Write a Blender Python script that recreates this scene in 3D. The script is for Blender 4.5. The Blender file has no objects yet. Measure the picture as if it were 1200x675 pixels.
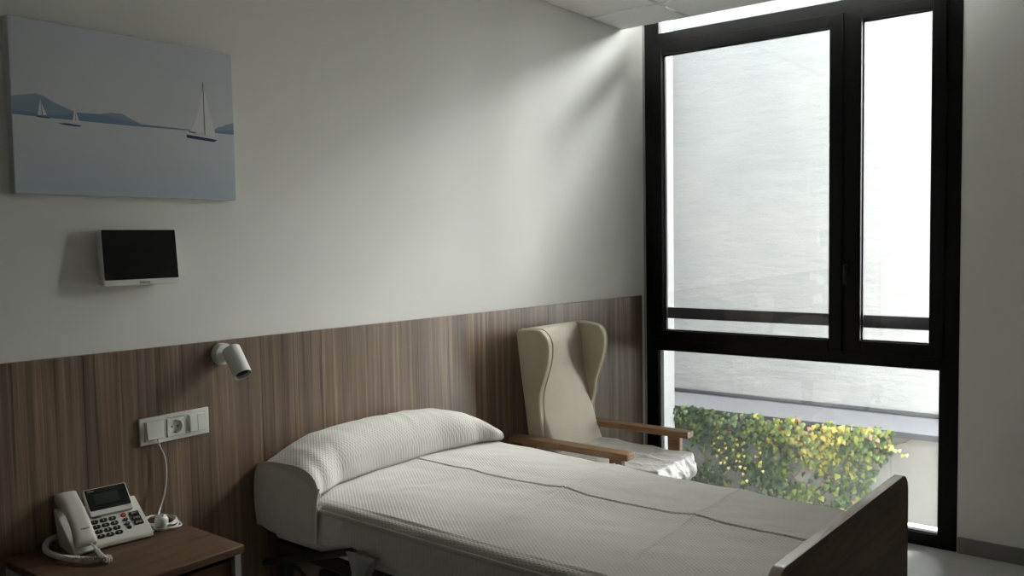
import bpy, bmesh, math, random
from mathutils import Vector, Matrix, noise
random.seed(7)
C = bpy.context.scene
PI = math.pi
COL = C.collection

# ------------------------------------------------------------------ helpers
def tag(o, label=None, cat=None, group=None, kind=None):
    if label: o['label'] = label
    if cat: o['category'] = cat
    if group: o['group'] = group
    if kind: o['kind'] = kind
    return o

def thing(name, label=None, cat=None, loc=(0, 0, 0), group=None, kind=None):
    o = bpy.data.objects.new(name, None)
    o.empty_display_size = 0.05
    COL.objects.link(o)
    o.location = loc
    return tag(o, label, cat, group, kind)

def obj(name, bm, mat, parent=None, smooth=False, bevel=0, kind=None, label=None, segs=2, angle=40):
    me = bpy.data.meshes.new(name)
    bmesh.ops.recalc_face_normals(bm, faces=bm.faces)
    bm.to_mesh(me); bm.free()
    mats = mat if isinstance(mat, (list, tuple)) else [mat]
    for m in mats: me.materials.append(m)
    o = bpy.data.objects.new(name, me)
    COL.objects.link(o)
    if parent is not None:
        o.parent = parent
        if parent.type == 'EMPTY':
            o.matrix_parent_inverse = Matrix.Translation(-Vector(parent.location))
    if smooth:
        for p in me.polygons: p.use_smooth = True
        try: me.set_sharp_from_angle(angle=math.radians(angle))
        except Exception: pass
    if bevel:
        b = o.modifiers.new('bevel', 'BEVEL'); b.width = bevel; b.segments = segs
        b.limit_method = 'ANGLE'; b.angle_limit = math.radians(35)
        for p in me.polygons: p.use_smooth = True
        try: me.set_sharp_from_angle(angle=math.radians(50))
        except Exception: pass
    if kind: o['kind'] = kind
    if label: o['label'] = label
    return o

def BM(): return bmesh.new()

def add_box(bm, x0, x1, y0, y1, z0, z1, mi=0, M=None):
    vs = [bm.verts.new((x, y, z)) for x in (x0, x1) for y in (y0, y1) for z in (z0, z1)]
    if M is not None:
        for v in vs: v.co = M(v.co) if callable(M) else M @ v.co
    for f in ((0, 1, 3, 2), (4, 6, 7, 5), (0, 4, 5, 1), (2, 3, 7, 6), (0, 2, 6, 4), (1, 5, 7, 3)):
        bm.faces.new([vs[i] for i in f]).material_index = mi
    return vs

def box(x0, x1, y0, y1, z0, z1, M=None):
    bm = BM(); add_box(bm, x0, x1, y0, y1, z0, z1, 0, M); return bm

def add_prism(bm, poly, fn, d0, d1, mi=0):
    """poly: 2D outline; fn(u, v, d) -> 3D point"""
    a = [bm.verts.new(fn(u, v, d0)) for u, v in poly]
    b = [bm.verts.new(fn(u, v, d1)) for u, v in poly]
    n = len(poly)
    fs = [bm.faces.new(a), bm.faces.new(b[::-1])]
    for i in range(n):
        fs.append(bm.faces.new((a[i], a[(i + 1) % n], b[(i + 1) % n], b[i])))
    for f in fs: f.material_index = mi

def rrect(x0, x1, y0, y1, r, n=5, corners=(1, 1, 1, 1)):
    pts = []
    for k, (cx, cy, a0) in enumerate(((x1 - r, y1 - r, 0), (x0 + r, y1 - r, 90), (x0 + r, y0 + r, 180), (x1 - r, y0 + r, 270))):
        if corners[k]:
            for i in range(n + 1):
                a = math.radians(a0 + 90 * i / n)
                pts.append((cx + r * math.cos(a), cy + r * math.sin(a)))
        else:
            pts.append(((x1, y1), (x0, y1), (x0, y0), (x1, y0))[k])
    return pts

def add_tube(bm, pts, r, seg=10, mi=0, cap=True, closed=False):
    pts = [Vector(p) for p in pts]
    n = len(pts)
    rs = r if isinstance(r, (list, tuple)) else [r] * n
    rings = []
    up = None
    for i, p in enumerate(pts):
        if i == 0: t = pts[1] - p
        elif i == n - 1: t = p - pts[i - 1]
        else: t = pts[i + 1] - pts[i - 1]
        t.normalize()
        if up is None:
            up = Vector((0, 0, 1)) if abs(t.z) < .9 else Vector((1, 0, 0))
        a = up - t * up.dot(t)
        if a.length < 1e-6: a = t.orthogonal()
        a.normalize(); up = a
        b = t.cross(a)
        rings.append([bm.verts.new(p + (a * math.cos(2 * PI * k / seg) + b * math.sin(2 * PI * k / seg)) * rs[i]) for k in range(seg)])
    for i in range(n - 1):
        for k in range(seg):
            f = bm.faces.new((rings[i][k], rings[i][(k + 1) % seg], rings[i + 1][(k + 1) % seg], rings[i + 1][k]))
            f.material_index = mi
    if cap:
        bm.faces.new(rings[0][::-1]).material_index = mi
        bm.faces.new(rings[-1]).material_index = mi

def add_lathe(bm, prof, origin, axis, seg=32, mi=0):
    """prof: list of (r, h) along axis"""
    axis = Vector(axis).normalized(); origin = Vector(origin)
    a = axis.orthogonal().normalized(); b = axis.cross(a)
    rings = []
    for r, h in prof:
        if r < 1e-6: rings.append([bm.verts.new(origin + axis * h)])
        else: rings.append([bm.verts.new(origin + axis * h + (a * math.cos(2 * PI * k / seg) + b * math.sin(2 * PI * k / seg)) * r) for k in range(seg)])
    for i in range(len(rings) - 1):
        A, B = rings[i], rings[i + 1]
        for k in range(seg):
            k2 = (k + 1) % seg
            if len(A) == 1 and len(B) == 1: continue
            if len(A) == 1: f = bm.faces.new((A[0], B[k2], B[k]))
            elif len(B) == 1: f = bm.faces.new((A[k], A[k2], B[0]))
            else: f = bm.faces.new((A[k], A[k2], B[k2], B[k]))
            f.material_index = mi

def smoothpath(ctrl, n=8):
    """Catmull-Rom through control points"""
    P = [Vector(c) for c in ctrl]
    P = [2 * P[0] - P[1]] + P + [2 * P[-1] - P[-2]]
    out = []
    for i in range(1, len(P) - 2):
        for k in range(n):
            t = k / n
            p0, p1, p2, p3 = P[i - 1:i + 3]
            out.append(0.5 * ((2 * p1) + (p2 - p0) * t + (2 * p0 - 5 * p1 + 4 * p2 - p3) * t * t + (3 * p1 - p0 - 3 * p2 + p3) * t ** 3))
    out.append(P[-2])
    return out

def interp(x, xs, ys, smooth=False):
    if x <= xs[0]: return ys[0]
    for i in range(len(xs) - 1):
        if x <= xs[i + 1]:
            t = (x - xs[i]) / (xs[i + 1] - xs[i])
            if smooth: t = t * t * (3 - 2 * t)
            return ys[i] + (ys[i + 1] - ys[i]) * t
    return ys[-1]

def add_text(bm, s, size, fn, mi=1, extrude=.0003):
    """writing as thin raised letters; fn(x, y, z) -> 3D point"""
    cu = bpy.data.curves.new('writing', 'FONT'); cu.body = s; cu.size = size
    cu.extrude = extrude; cu.align_x = 'CENTER'; cu.align_y = 'CENTER'; cu.resolution_u = 3
    o = bpy.data.objects.new('writing', cu); COL.objects.link(o)
    dg = bpy.context.evaluated_depsgraph_get()
    me = bpy.data.meshes.new_from_object(o.evaluated_get(dg))
    vs = [bm.verts.new(fn(*v.co)) for v in me.vertices]
    for p in me.polygons:
        try: bm.faces.new([vs[i] for i in p.vertices]).material_index = mi
        except ValueError: pass
    bpy.data.objects.remove(o); bpy.data.curves.remove(cu); bpy.data.meshes.remove(me)

# ------------------------------------------------------------------ materials
def lin(c):
    return tuple((v / 255 / 12.92) if v / 255 <= .04045 else ((v / 255 + .055) / 1.055) ** 2.4 for v in c) + (1,)

class NT:
    def __init__(s, name):
        s.m = bpy.data.materials.new(name); s.m.use_nodes = True
        s.t = s.m.node_tree; s.n = s.t.nodes; s.l = s.t.links
        s.b = s.n['Principled BSDF']; s.out = s.n['Material Output']
        s._tc = None
    def tc(s):
        if s._tc is None: s._tc = s.n.new('ShaderNodeTexCoord')
        return s._tc.outputs['Object']
    def map(s, scale=(1, 1, 1), rot=(0, 0, 0), vec=None):
        m = s.n.new('ShaderNodeMapping'); m.inputs['Scale'].default_value = scale; m.inputs['Rotation'].default_value = rot
        s.l.new(vec or s.tc(), m.inputs['Vector']); return m.outputs[0]
    def noise(s, scale, vec=None, detail=4, rough=.55, dist=0):
        t = s.n.new('ShaderNodeTexNoise'); t.inputs['Scale'].default_value = scale; t.inputs['Detail'].default_value = detail
        t.inputs['Roughness'].default_value = rough; t.inputs['Distortion'].default_value = dist
        s.l.new(vec or s.tc(), t.inputs['Vector']); return t.outputs['Fac']
    def ramp(s, fac, stops):
        r = s.n.new('ShaderNodeValToRGB')
        e = r.color_ramp.elements
        while len(e) < len(stops): e.new(.5)
        for el, (p, c) in zip(e, stops): el.position = p; el.color = c if len(c) == 4 else tuple(c) + (1,)
        s.l.new(fac, r.inputs[0]); return r.outputs[0]
    def math(s, op, a, b=None):
        m = s.n.new('ShaderNodeMath'); m.operation = op
        for i, v in enumerate((a, b)):
            if v is None: continue
            if isinstance(v, (int, float)): m.inputs[i].default_value = v
            else: s.l.new(v, m.inputs[i])
        return m.outputs[0]
    def mix(s, fac, a, b, mode='MIX'):
        m = s.n.new('ShaderNodeMix'); m.data_type = 'RGBA'; m.blend_type = mode
        for i, v in ((0, fac), (6, a), (7, b)):
            if isinstance(v, (int, float, tuple)): m.inputs[i].default_value = v
            else: s.l.new(v, m.inputs[i])
        return m.outputs[2]
    def bump(s, h, strength=.3, dist=.002, prev=None):
        b = s.n.new('ShaderNodeBump'); b.inputs['Strength'].default_value = strength; b.inputs['Distance'].default_value = dist
        s.l.new(h, b.inputs['Height'])
        if prev is not None: s.l.new(prev, b.inputs['Normal'])
        s.l.new(b.outputs[0], s.b.inputs['Normal']); return b.outputs[0]
    def set(s, color=None, rough=None, metal=None, spec=None, **kw):
        if color is not None:
            if isinstance(color, tuple): s.b.inputs['Base Color'].default_value = color
            else: s.l.new(color, s.b.inputs['Base Color'])
        if rough is not None:
            if isinstance(rough, (int, float)): s.b.inputs['Roughness'].default_value = rough
            else: s.l.new(rough, s.b.inputs['Roughness'])
        if metal is not None: s.b.inputs['Metallic'].default_value = metal
        if spec is not None: s.b.inputs['Specular IOR Level'].default_value = spec
        for k, v in kw.items(): s.b.inputs[k.replace('_', ' ')].default_value = v
        return s.m

def vary(c, d): return tuple(max(0, min(1, v * d)) for v in c[:3]) + (1,)

def simple(name, rgb, rough=.5, metal=0, var=.06, scale=30, bump=0, spec=.5):
    t = NT(name); c = lin(rgb)
    col = t.ramp(t.noise(scale), [(.3, vary(c, 1 - var)), (.7, vary(c, 1 + var))])
    if bump: t.bump(t.noise(scale * 8), bump, .001)
    return t.set(col, rough, metal, spec)

def m_paint(name, rgb, bump=.12):
    t = NT(name); c = lin(rgb)
    col = t.ramp(t.noise(1.3, detail=3), [(.3, vary(c, .96)), (.7, vary(c, 1.03))])
    b = t.bump(t.noise(90, detail=3), bump, .0015)
    t.bump(t.noise(4, detail=2), .25, .006, b)
    return t.set(col, .75, spec=.25)

def m_wood(name, c0, c1, c2, grain, rough=.5, fine=1.0, streak=.5, spec=.2):
    """grain: scale vector, small along the grain"""
    t = NT(name)
    broad = t.noise(1, t.map(tuple(g * .25 for g in grain)), detail=3, rough=.6, dist=.3)
    mid = t.noise(1, t.map(grain), detail=6, rough=.65, dist=.6)
    fin = t.noise(1, t.map(tuple(g * 4.5 for g in grain)), detail=4, rough=.7)
    f = t.math('ADD', t.math('MULTIPLY', broad, .35), t.math('ADD', t.math('MULTIPLY', mid, .4), t.math('MULTIPLY', fin, .25)))
    col = t.ramp(f, [(.36, lin(c0)), (.5, lin(c1)), (.64, lin(c2))])
    dark = t.ramp(t.noise(1, t.map(tuple(g * 2.2 for g in grain)), detail=2), [(.30, (.45, .42, .40)), (.42, (1, 1, 1))])
    col = t.mix(streak, col, dark, 'MULTIPLY')
    t.bump(fin, .15 * fine, .0006)
    return t.set(col, rough, spec=spec)

M = {}
M['wall'] = m_paint('wall_paint', (228, 227, 222))
M['wall_win'] = m_paint('window_wall_paint', (236, 236, 232))
M['ceiling'] = m_paint('ceiling_board', (238, 238, 235), .3)
M['tbar'] = simple('painted_steel_grid', (240, 240, 238), .12, .0, spec=.9)
M['floor'] = None
t = NT('microcement_floor')
n1 = t.noise(2.2, detail=6, rough=.6, dist=.4); n2 = t.noise(14, detail=5, rough=.7)
f = t.math('ADD', t.math('MULTIPLY', n1, .7), t.math('MULTIPLY', n2, .3))
t.bump(n2, .1, .002)
M['floor'] = t.set(t.ramp(f, [(.3, lin((192, 191, 188))), (.7, lin((218, 217, 214)))]), .3, spec=.7)
M['skirt'] = simple('grey_baseboard', (125, 124, 120), .6, var=.12, scale=12)
M['wainscot'] = m_wood('wood_laminate_vertical', (78, 62, 47), (114, 94, 73), (162, 140, 114), (52, 52, .8), .40, streak=1.0, spec=.75)
M['oak'] = m_wood('warm_oak_board', (76, 58, 42), (100, 78, 57), (122, 98, 74), (3, 22, 22), .45)
M['footwood'] = m_wood('dark_laminate_board', (72, 57, 46), (90, 72, 58), (112, 92, 74), (2.5, 22, 22), .42)
M['foottop'] = m_wood('board_edge_highlight', (160, 148, 136), (180, 168, 154), (196, 184, 170), (3, 30, 30), .22)  # lighter wood tone, paints the highlight on the footboard's top edge
M['chairwood'] = m_wood('beech_stained_brown', (120, 90, 68), (150, 118, 90), (178, 146, 114), (30, 3, 30), .35, streak=.3)
M['black'] = simple('black_anodised_frame', (5, 5, 5), .45, .0, var=.1, scale=60, spec=.18)
M['gasket'] = simple('dark_grey_gasket', (24, 24, 24), .45)
M['sealant'] = simple('grey_sealant_strip', (150, 150, 148), .5)
M['white_pl'] = simple('white_plastic', (226, 226, 218), .38, var=.02)
M['phone_pl'] = simple('off_white_plastic', (214, 213, 203), .42, var=.02, scale=200, bump=.05)
M['black_pl'] = simple('black_plastic', (12, 12, 13), .35, var=.1)
M['glossblack'] = simple('black_glass', (6, 6, 7), .12, var=.05)
M['lcd'] = simple('dark_display', (38, 42, 42), .25, var=.05)
M['red_pl'] = simple('red_plastic', (176, 30, 38), .35, var=.03)
M['green_pl'] = simple('dark_green_plastic', (14, 44, 24), .35)
M['legend'] = simple('pale_lettering', (205, 205, 198), .5)
M['darkprint'] = simple('dark_lettering', (28, 28, 28), .5)
M['cord'] = simple('white_cord', (214, 212, 204), .45, var=.03)
M['greymetal'] = simple('grey_lacquered_panel', (158, 158, 152), .4, var=.03)
M['darkmetal'] = simple('dark_steel_tube', (58, 58, 57), .35, .3)
M['dark_pl'] = simple('dark_mechanism_housing', (34, 34, 38), .4)
M['rubber'] = simple('caster_rubber', (36, 36, 36), .6)
M['lampwhite'] = simple('white_powder_coat', (222, 222, 216), .35, var=.02)

# textile with small woven lozenges
def m_textile(name, rgb, scale=1.0, rot=0.0):
    t = NT(name); c = lin(rgb)
    hs = []
    for a, s in ((math.radians(38) + rot, 34), (math.radians(-47) + rot, 34)):
        w = t.n.new('ShaderNodeTexWave'); w.wave_type = 'BANDS'; w.bands_direction = 'X'; w.wave_profile = 'SIN'
        w.inputs['Scale'].default_value = s * scale; w.inputs['Distortion'].default_value = .35; w.inputs['Detail'].default_value = 1
        w.inputs['Detail Scale'].default_value = 1.2
        t.l.new(t.map((1, 1, 1), (0, 0, a)), w.inputs['Vector']); hs.append(w.outputs['Fac'])
    h = t.math('MAXIMUM', hs[0], hs[1])
    fine = t.noise(900, detail=2)
    b = t.bump(h, .42, .0020)
    b = t.bump(fine, .15, .0006, b)
    t.bump(t.noise(9, detail=4, rough=.5), .35, .01, b)
    col = t.ramp(h, [(0, vary(c, .89)), (1, vary(c, 1.0))])
    return t.set(col, .85, spec=.15, Sheen_Weight=.15)
M['spread'] = m_textile('woven_bedspread', (200, 196, 188))
M['piping'] = simple('cream_piping', (232, 227, 218), .8)
t = NT('beige_upholstery')
t.bump(t.noise(500, detail=3), .08, .0005)
M['vinyl'] = t.set(t.ramp(t.noise(5, detail=3), [(.3, lin((178, 168, 145))), (.7, lin((190, 180, 158)))]), .5, spec=.4)
M['vinyl_pipe'] = simple('beige_piping', (196, 187, 165), .45)
t = NT('crinkled_plastic_cover')
r1 = t.n.new('ShaderNodeTexVoronoi'); r1.feature = 'DISTANCE_TO_EDGE'; r1.inputs['Scale'].default_value = 16
t.l.new(t.map((1, .6, 1.4)), r1.inputs['Vector'])
b = t.bump(t.math('MINIMUM', r1.outputs['Distance'], .10), .3, .015)
b = t.bump(t.noise(16, detail=4, rough=.5, dist=2.0), .5, .010, b)
rdg = t.math('ABSOLUTE', t.math('SUBTRACT', t.noise(1, t.map((22, 9, 22)), detail=3, rough=.5, dist=1.2), .5))
t.bump(t.math('SUBTRACT', .06, t.math('MINIMUM', rdg, .06)), .5, .03, b)
M['plastic'] = t.set(t.ramp(t.noise(9, detail=5), [(.3, lin((232, 229, 225))), (.7, lin((244, 242, 239)))]), .3, spec=.5)

t = NT('canvas_side'); M['canvas'] = t.set(t.ramp(t.noise(400), [(.3, lin((200, 203, 206))), (.7, lin((214, 216, 218)))]), .8)
# printed seascape colours (fixed colours of the print itself)
def m_print(name, a, b, zz=None):
    t = NT(name)
    sep = t.n.new('ShaderNodeSeparateXYZ'); t.l.new(t.tc(), sep.inputs[0])
    if zz:
        mr = t.n.new('ShaderNodeMapRange'); mr.inputs[1].default_value, mr.inputs[2].default_value = zz
        t.l.new(sep.outputs[2], mr.inputs[0]); f0 = mr.outputs[0]
    else: f0 = t.noise(6)
    f = t.math('ADD', f0, t.math('MULTIPLY', t.math('SUBTRACT', t.noise(1, t.map((3, 1, 34)), detail=5, rough=.6), .5), .55))
    t.bump(t.noise(700, detail=1), .15, .0004)
    return t.set(t.ramp(f, [(0, lin(a)), (1, lin(b))]), .7, spec=.2)
M['p_sky'] = m_print('printed_sky', (212, 213, 217), (206, 210, 218), (1.86, 2.11))
M['p_sea'] = m_print('printed_sea', (186, 198, 208), (212, 215, 218), (1.64, 1.85))
M['p_hill'] = m_print('printed_far_hills', (140, 158, 178), (156, 170, 186), (1.85, 1.91))
M['p_dark'] = m_print('printed_near_shore', (116, 142, 166), (134, 156, 176), (1.84, 1.88))
M['p_sail'] = m_print('printed_sail', (222, 222, 222), (232, 232, 232))
M['p_hull'] = m_print('printed_hull', (56, 66, 104), (70, 80, 116))

# outside
t = NT('white_stucco')
st = t.noise(55, detail=5, rough=.65)
b = t.bump(st, .35, .008)
t.bump(t.noise(1, t.map((3, 2.2, 7)), detail=5, rough=.55), .45, .035, b)
M['stucco'] = t.set(t.ramp(t.noise(2.2, detail=4), [(.3, lin((122, 124, 125))), (.7, lin((130, 131, 131)))]), .85, spec=.1)
t = NT('board_concrete')
vo = t.n.new('ShaderNodeTexVoronoi'); vo.inputs['Scale'].default_value = 9; t.l.new(t.tc(), vo.inputs['Vector'])
pit = t.ramp(vo.outputs['Distance'], [(.035, (.35, .33, .30)), (.07, (1, 1, 1))])
col = t.ramp(t.noise(3, detail=6, rough=.6), [(.3, lin((92, 91, 88))), (.7, lin((106, 105, 102)))])
t.bump(t.noise(40, detail=5), .3, .004)
M['concrete'] = t.set(t.mix(.9, col, pit, 'MULTIPLY'), .8)
M['zinc'] = simple('zinc_flashing', (72, 73, 77), .5, .0, var=.05, scale=6)
M['zincdark'] = simple('dark_flashing_edge', (40, 41, 45), .6, var=.12, scale=10)
M['sill'] = simple('white_outer_sill', (170, 170, 168), .6, var=.03)
M['gravel'] = simple('outer_ground', (110, 108, 102), .9, var=.2, scale=40, bump=.5)
M['stem'] = simple('brown_vine_stem', (96, 78, 58), .8)
LEAF = [(40, 56, 34), (58, 78, 40), (84, 100, 46), (120, 124, 54), (152, 140, 64), (172, 160, 110), (146, 110, 90)]
leafm = []
for i, c in enumerate(LEAF):
    t = NT('ivy_leaf_%s' % ('deep', 'green', 'light', 'lime', 'yellow', 'pale', 'pink')[i])
    l_ = lin(c)
    m = t.set(t.ramp(t.noise(30, detail=3), [(.3, vary(l_, .75)), (.7, vary(l_, 1.2))]), .5, spec=.35)
    tr = t.n.new('ShaderNodeBsdfTranslucent'); tr.inputs[0].default_value = vary(l_, 1.2)
    mx = t.n.new('ShaderNodeMixShader'); mx.inputs[0].default_value = .3
    t.l.new(t.b.outputs[0], mx.inputs[1]); t.l.new(tr.outputs[0], mx.inputs[2]); t.l.new(mx.outputs[0], t.out.inputs[0])
    leafm.append(m)
# window glass: clear pane, mirror-like at a glance angle, dust and reflection haze mixed in
def m_glass(name, dust_haze):
    t = NT(name)
    tr = t.n.new('ShaderNodeBsdfTransparent'); tr.inputs[0].default_value = (.97, .98, .975, 1)
    gl = t.n.new('ShaderNodeBsdfGlossy'); gl.inputs['Roughness'].default_value = .01
    fr = t.n.new('ShaderNodeFresnel'); fr.inputs[0].default_value = 1.45
    mx = t.n.new('ShaderNodeMixShader'); t.l.new(fr.outputs[0], mx.inputs[0]); t.l.new(tr.outputs[0], mx.inputs[1]); t.l.new(gl.outputs[0], mx.inputs[2])
    df = t.n.new('ShaderNodeBsdfTranslucent'); df.inputs[0].default_value = (.9, .9, .9, 1)
    nz = t.ramp(t.noise(2.5, detail=4), [(.35, (dust_haze * .3,) * 3), (.7, (dust_haze,) * 3)])
    m2 = t.n.new('ShaderNodeMixShader'); t.l.new(nz, m2.inputs[0]); t.l.new(mx.outputs[0], m2.inputs[1]); t.l.new(df.outputs[0], m2.inputs[2])
    t.l.new(m2.outputs[0], t.out.inputs[0])
    return t.m
M['glass'] = m_glass('window_glass', .003)
M['glass_low'] = m_glass('lower_window_glass', .008)  # stronger mix: whitish mist of the room's reflection put into the pane

# ------------------------------------------------------------------ room shell
XB, YF = -5.0, -2.95
ZF = 22.0   # unseen facade height, added to keep skylight off the courtyard wall
ZC = 2.645
S = 'structure'
obj('floor', box(XB, .0, YF, 0, -.1, 0), M['floor'], kind=S)
obj('wall_left', box(XB - .15, 0, 0, .15, -.1, 3.6), M['wall'], kind=S)
obj('wall_right', box(0, .14, YF - .15, -1.647, -.1, 3.6), M['wall_win'], kind=S)
obj('wall_back', box(XB - .15, XB, YF - .15, 0, -.1, 3.6), M['wall'], kind=S)
obj('wall_front', box(XB, 0, YF - .15, YF, -.1, 3.6), M['wall'], kind=S)
# facade beside and above the window, carried up out of view to block sky
obj('wall_facade', box(0, .14, 0, 5, -.6, ZF), M['stucco'], kind=S)
bm = BM(); add_box(bm, 0, .14, -12, 0, 3.6, ZF); add_box(bm, 0, .14, -12, 0, -.6, -.1); add_box(bm, 0, .14, -1.647, 0, 3.55, 3.6); add_box(bm, .0, .14, -12, YF - .15, -.1, 3.6)
obj('wall_lintel', bm, M['stucco'], kind=S)
# ceiling: suspended boards in a grid, stopping short of the window, closed by an upstand
bm = BM()
xs = [-.232, -.570]; 
while xs[-1] > XB: xs.append(xs[-1] - .6)
xs[-1] = XB
ys = [-.004, -.405]
while ys[-1] > YF: ys.append(ys[-1] - .6)
ys[-1] = YF
for i in range(len(xs) - 1):
    for j in range(len(ys) - 1):
        x1 = xs[i] - (.012 if i else 0); x0 = xs[i + 1] + .012
        y1 = ys[j] - (.012 if j else 0); y0 = ys[j + 1] + .012
        add_box(bm, x0, x1, y0, y1, ZC, ZC + .015)
add_box(bm, -.25, -.232, YF, -.004, ZC + .015, 3.6)
add_box(bm, XB, -.25, YF, 0, ZC + .016, ZC + .05)
obj('ceiling', bm, M['ceiling'], kind=S)
obj('ceiling_slab', box(XB, 0, YF, 0, 3.6, 3.7), M['wall'], kind=S)
bm = BM()
for x in xs[1:-1]: add_box(bm, x - .012, x + .012, YF, -.004, ZC - .002, ZC + .0155)
for y in ys[1:-1]: add_box(bm, XB, -.232, y - .012, y + .012, ZC - .001, ZC + .0156)
obj('trim_1', bm, M['tbar'], kind=S)
# grey baseboards
obj('baseboard_right', box(-.012, 0, YF, -1.652, 0, .075), M['skirt'], kind=S, bevel=.002)
obj('baseboard_back', box(XB, XB + .012, YF, 0, 0, .075), M['skirt'], kind=S)
obj('baseboard_front', box(XB + .012, -.012, YF, YF + .012, 0, .075), M['skirt'], kind=S)
# wood wainscot on the left wall, vertical boards with fine joints
bm = BM()
joints = [-5.9, -5.2, -4.5, -3.83, -3.226, -2.641, -2.386, -1.894, -1.463, -.982, -.385, -.052]
def wz(x): return 1.168 - .0093 * x
for a, b in zip(joints[:-1], joints[1:]):
    vs = add_box(bm, a + .0008, b - .0008, -.014, 0, 0, 1)
    for v in vs:
        if v.co.z > .5: v.co.z = wz(v.co.x)
obj('trim_2', bm, M['wainscot'], kind=S)

# ------------------------------------------------------------------ window
win = thing('window_1', loc=(0, -.83, 0), kind=S)
ZT = 3.55
bm = BM()
fx0, fx1 = -.004, .07
add_box(bm, fx0, fx1, -.088, -.015, 0, ZT)          # left jamb
add_box(bm, fx0, fx1, -1.647, -1.566, 0, ZT)        # right jamb
add_box(bm, fx0, fx1, -1.566, -.088, 0, .062)       # bottom rail
add_box(bm, fx0, fx1, -1.566, -.088, .852, .925)    # transom
add_box(bm, fx0, fx1, -1.566, -.088, 2.575, 2.648)  # upper transom
add_box(bm, fx0, fx1, -1.566, -.088, ZT - .06, ZT)
add_box(bm, fx0, fx1, -1.158, -1.108, .925, 2.575)  # mullion
obj('window_frame', bm, M['black'], win, bevel=.002)
bm = BM(); add_box(bm, -.0035, .002, -.015, -.0005, 0, ZT); add_box(bm, .0, .07, -.015, -.0005, 0, ZT)
obj('sealant_strip', bm, M['sealant'], win)
def sash(y0, y1, z0, z1, oy0, oy1, oz0, oz1, hinge):
    bm = BM(); a, b = -.018, .05
    add_box(bm, a, b, oy0, y0, oz0, oz1); add_box(bm, a, b, y1, oy1, oz0, oz1)
    add_box(bm, a, b, y0, y1, oz0, z0); add_box(bm, a, b, y0, y1, z1, oz1)
    s = obj('sash', bm, M['black'], win, bevel=.003)
    bm = BM(); w = .006
    a, b = .012, .022
    add_box(bm, a, b, y0, y0 + w, z0, z1); add_box(bm, a, b, y1 - w, y1, z0, z1)
    add_box(bm, a, b, y0, y1, z0, z0 + w); add_box(bm, a, b, y0, y1, z1 - w, z1)
    obj('gasket', bm, M['gasket'], s)
    obj('pane', box(.022, .028, y0, y1, z0, z1), M['glass'], s)
    return s
s1 = sash(-1.057, -.127, .968, 2.524, -1.122, -.075, .915, 2.585, 0)
s2 = sash(-1.521, -1.209, .972, 2.533, -1.582, -1.134, .915, 2.585, 1)
# handle on the meeting stile of the right sash
bm = BM()
add_box(bm, -.024, -.018, -1.158, -1.134, 1.30, 1.37)
hd = obj('handle_plate', bm, M['black'], s2, bevel=.004)
bm = BM()
add_tube(bm, smoothpath([(-.022, -1.146, 1.345), (-.05, -1.146, 1.345), (-.056, -1.146, 1.335), (-.056, -1.146, 1.25)], 5), .008, 10)
obj('handle', bm, M['gasket'], s2, smooth=True)
for y in (-1.22,):
    bm = BM(); add_lathe(bm, [(0, .004), (.006, .003), (.006, 0)], (-.0185, y, .945), (-1, 0, 0), 12)
    obj('screw_cap', bm, M['gasket'], s2)
obj('pane', box(.022, .028, -1.566, -.088, .062, .852), M['glass_low'], win)
obj('pane', box(.022, .028, -1.566, -.088, 2.648, ZT - .06), M['glass'], win)
bm = BM(); w = .005
add_box(bm, .012, .022, -.088 - w, -.088, .062, .852); add_box(bm, .012, .022, -1.566, -1.566 + w, .062, .852)
add_box(bm, .012, .022, -1.566, -.088, .062, .062 + w)
add_box(bm, .012, .022, -.088 - w * 2, -.088, 2.648, ZT - .06)
obj('gasket', bm, M['gasket'], win)
# guard bar outside the opening sashes
obj('guard_bar', box(.062, .082, -1.6, -.05, 1.032, 1.096), M['black'], win, bevel=.003)
obj('sill', box(.07, .135, -1.66, .0, .028, .058), M['sill'], win, bevel=.003)

# ------------------------------------------------------------------ light well outside
ZO = 3.35
YC = -1.9

obj('wall_courtyard', box(1.65, 1.85, YC, .9, -.6, ZO), M['stucco'], kind=S)
obj('wall_courtyard_side', box(.14, 1.45, .552, .9, -.6, ZO), M['stucco'], kind=S)
bm = BM(); add_box(bm, 1.56, 1.65, -.9735, .9, -.6, .19); add_box(bm, 1.56, 1.65, YC, -.9765, -.6, .19)
obj('wall_garden', bm, M['concrete'], kind=S)
obj('ground_courtyard', box(.14, 14, -16, .59, -.6, -.5), M['gravel'], kind=S)
bm = BM()
add_prism(bm, [(1.50, .205), (1.648, .302), (1.648, .28), (1.50, .185)], lambda u, v, d: (u, d, v), YC, .9)
obj('trim_3', bm, M['zinc'], kind=S)
bm = BM()
add_box(bm, 1.494, 1.50, YC, .9, .168, .207)
add_box(bm, 1.50, 1.56, YC, .9, .168, .184)
add_box(bm, 1.625, 1.649, YC, .9, .300, .318)
obj('trim_4', bm, M['zincdark'], kind=S)

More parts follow.
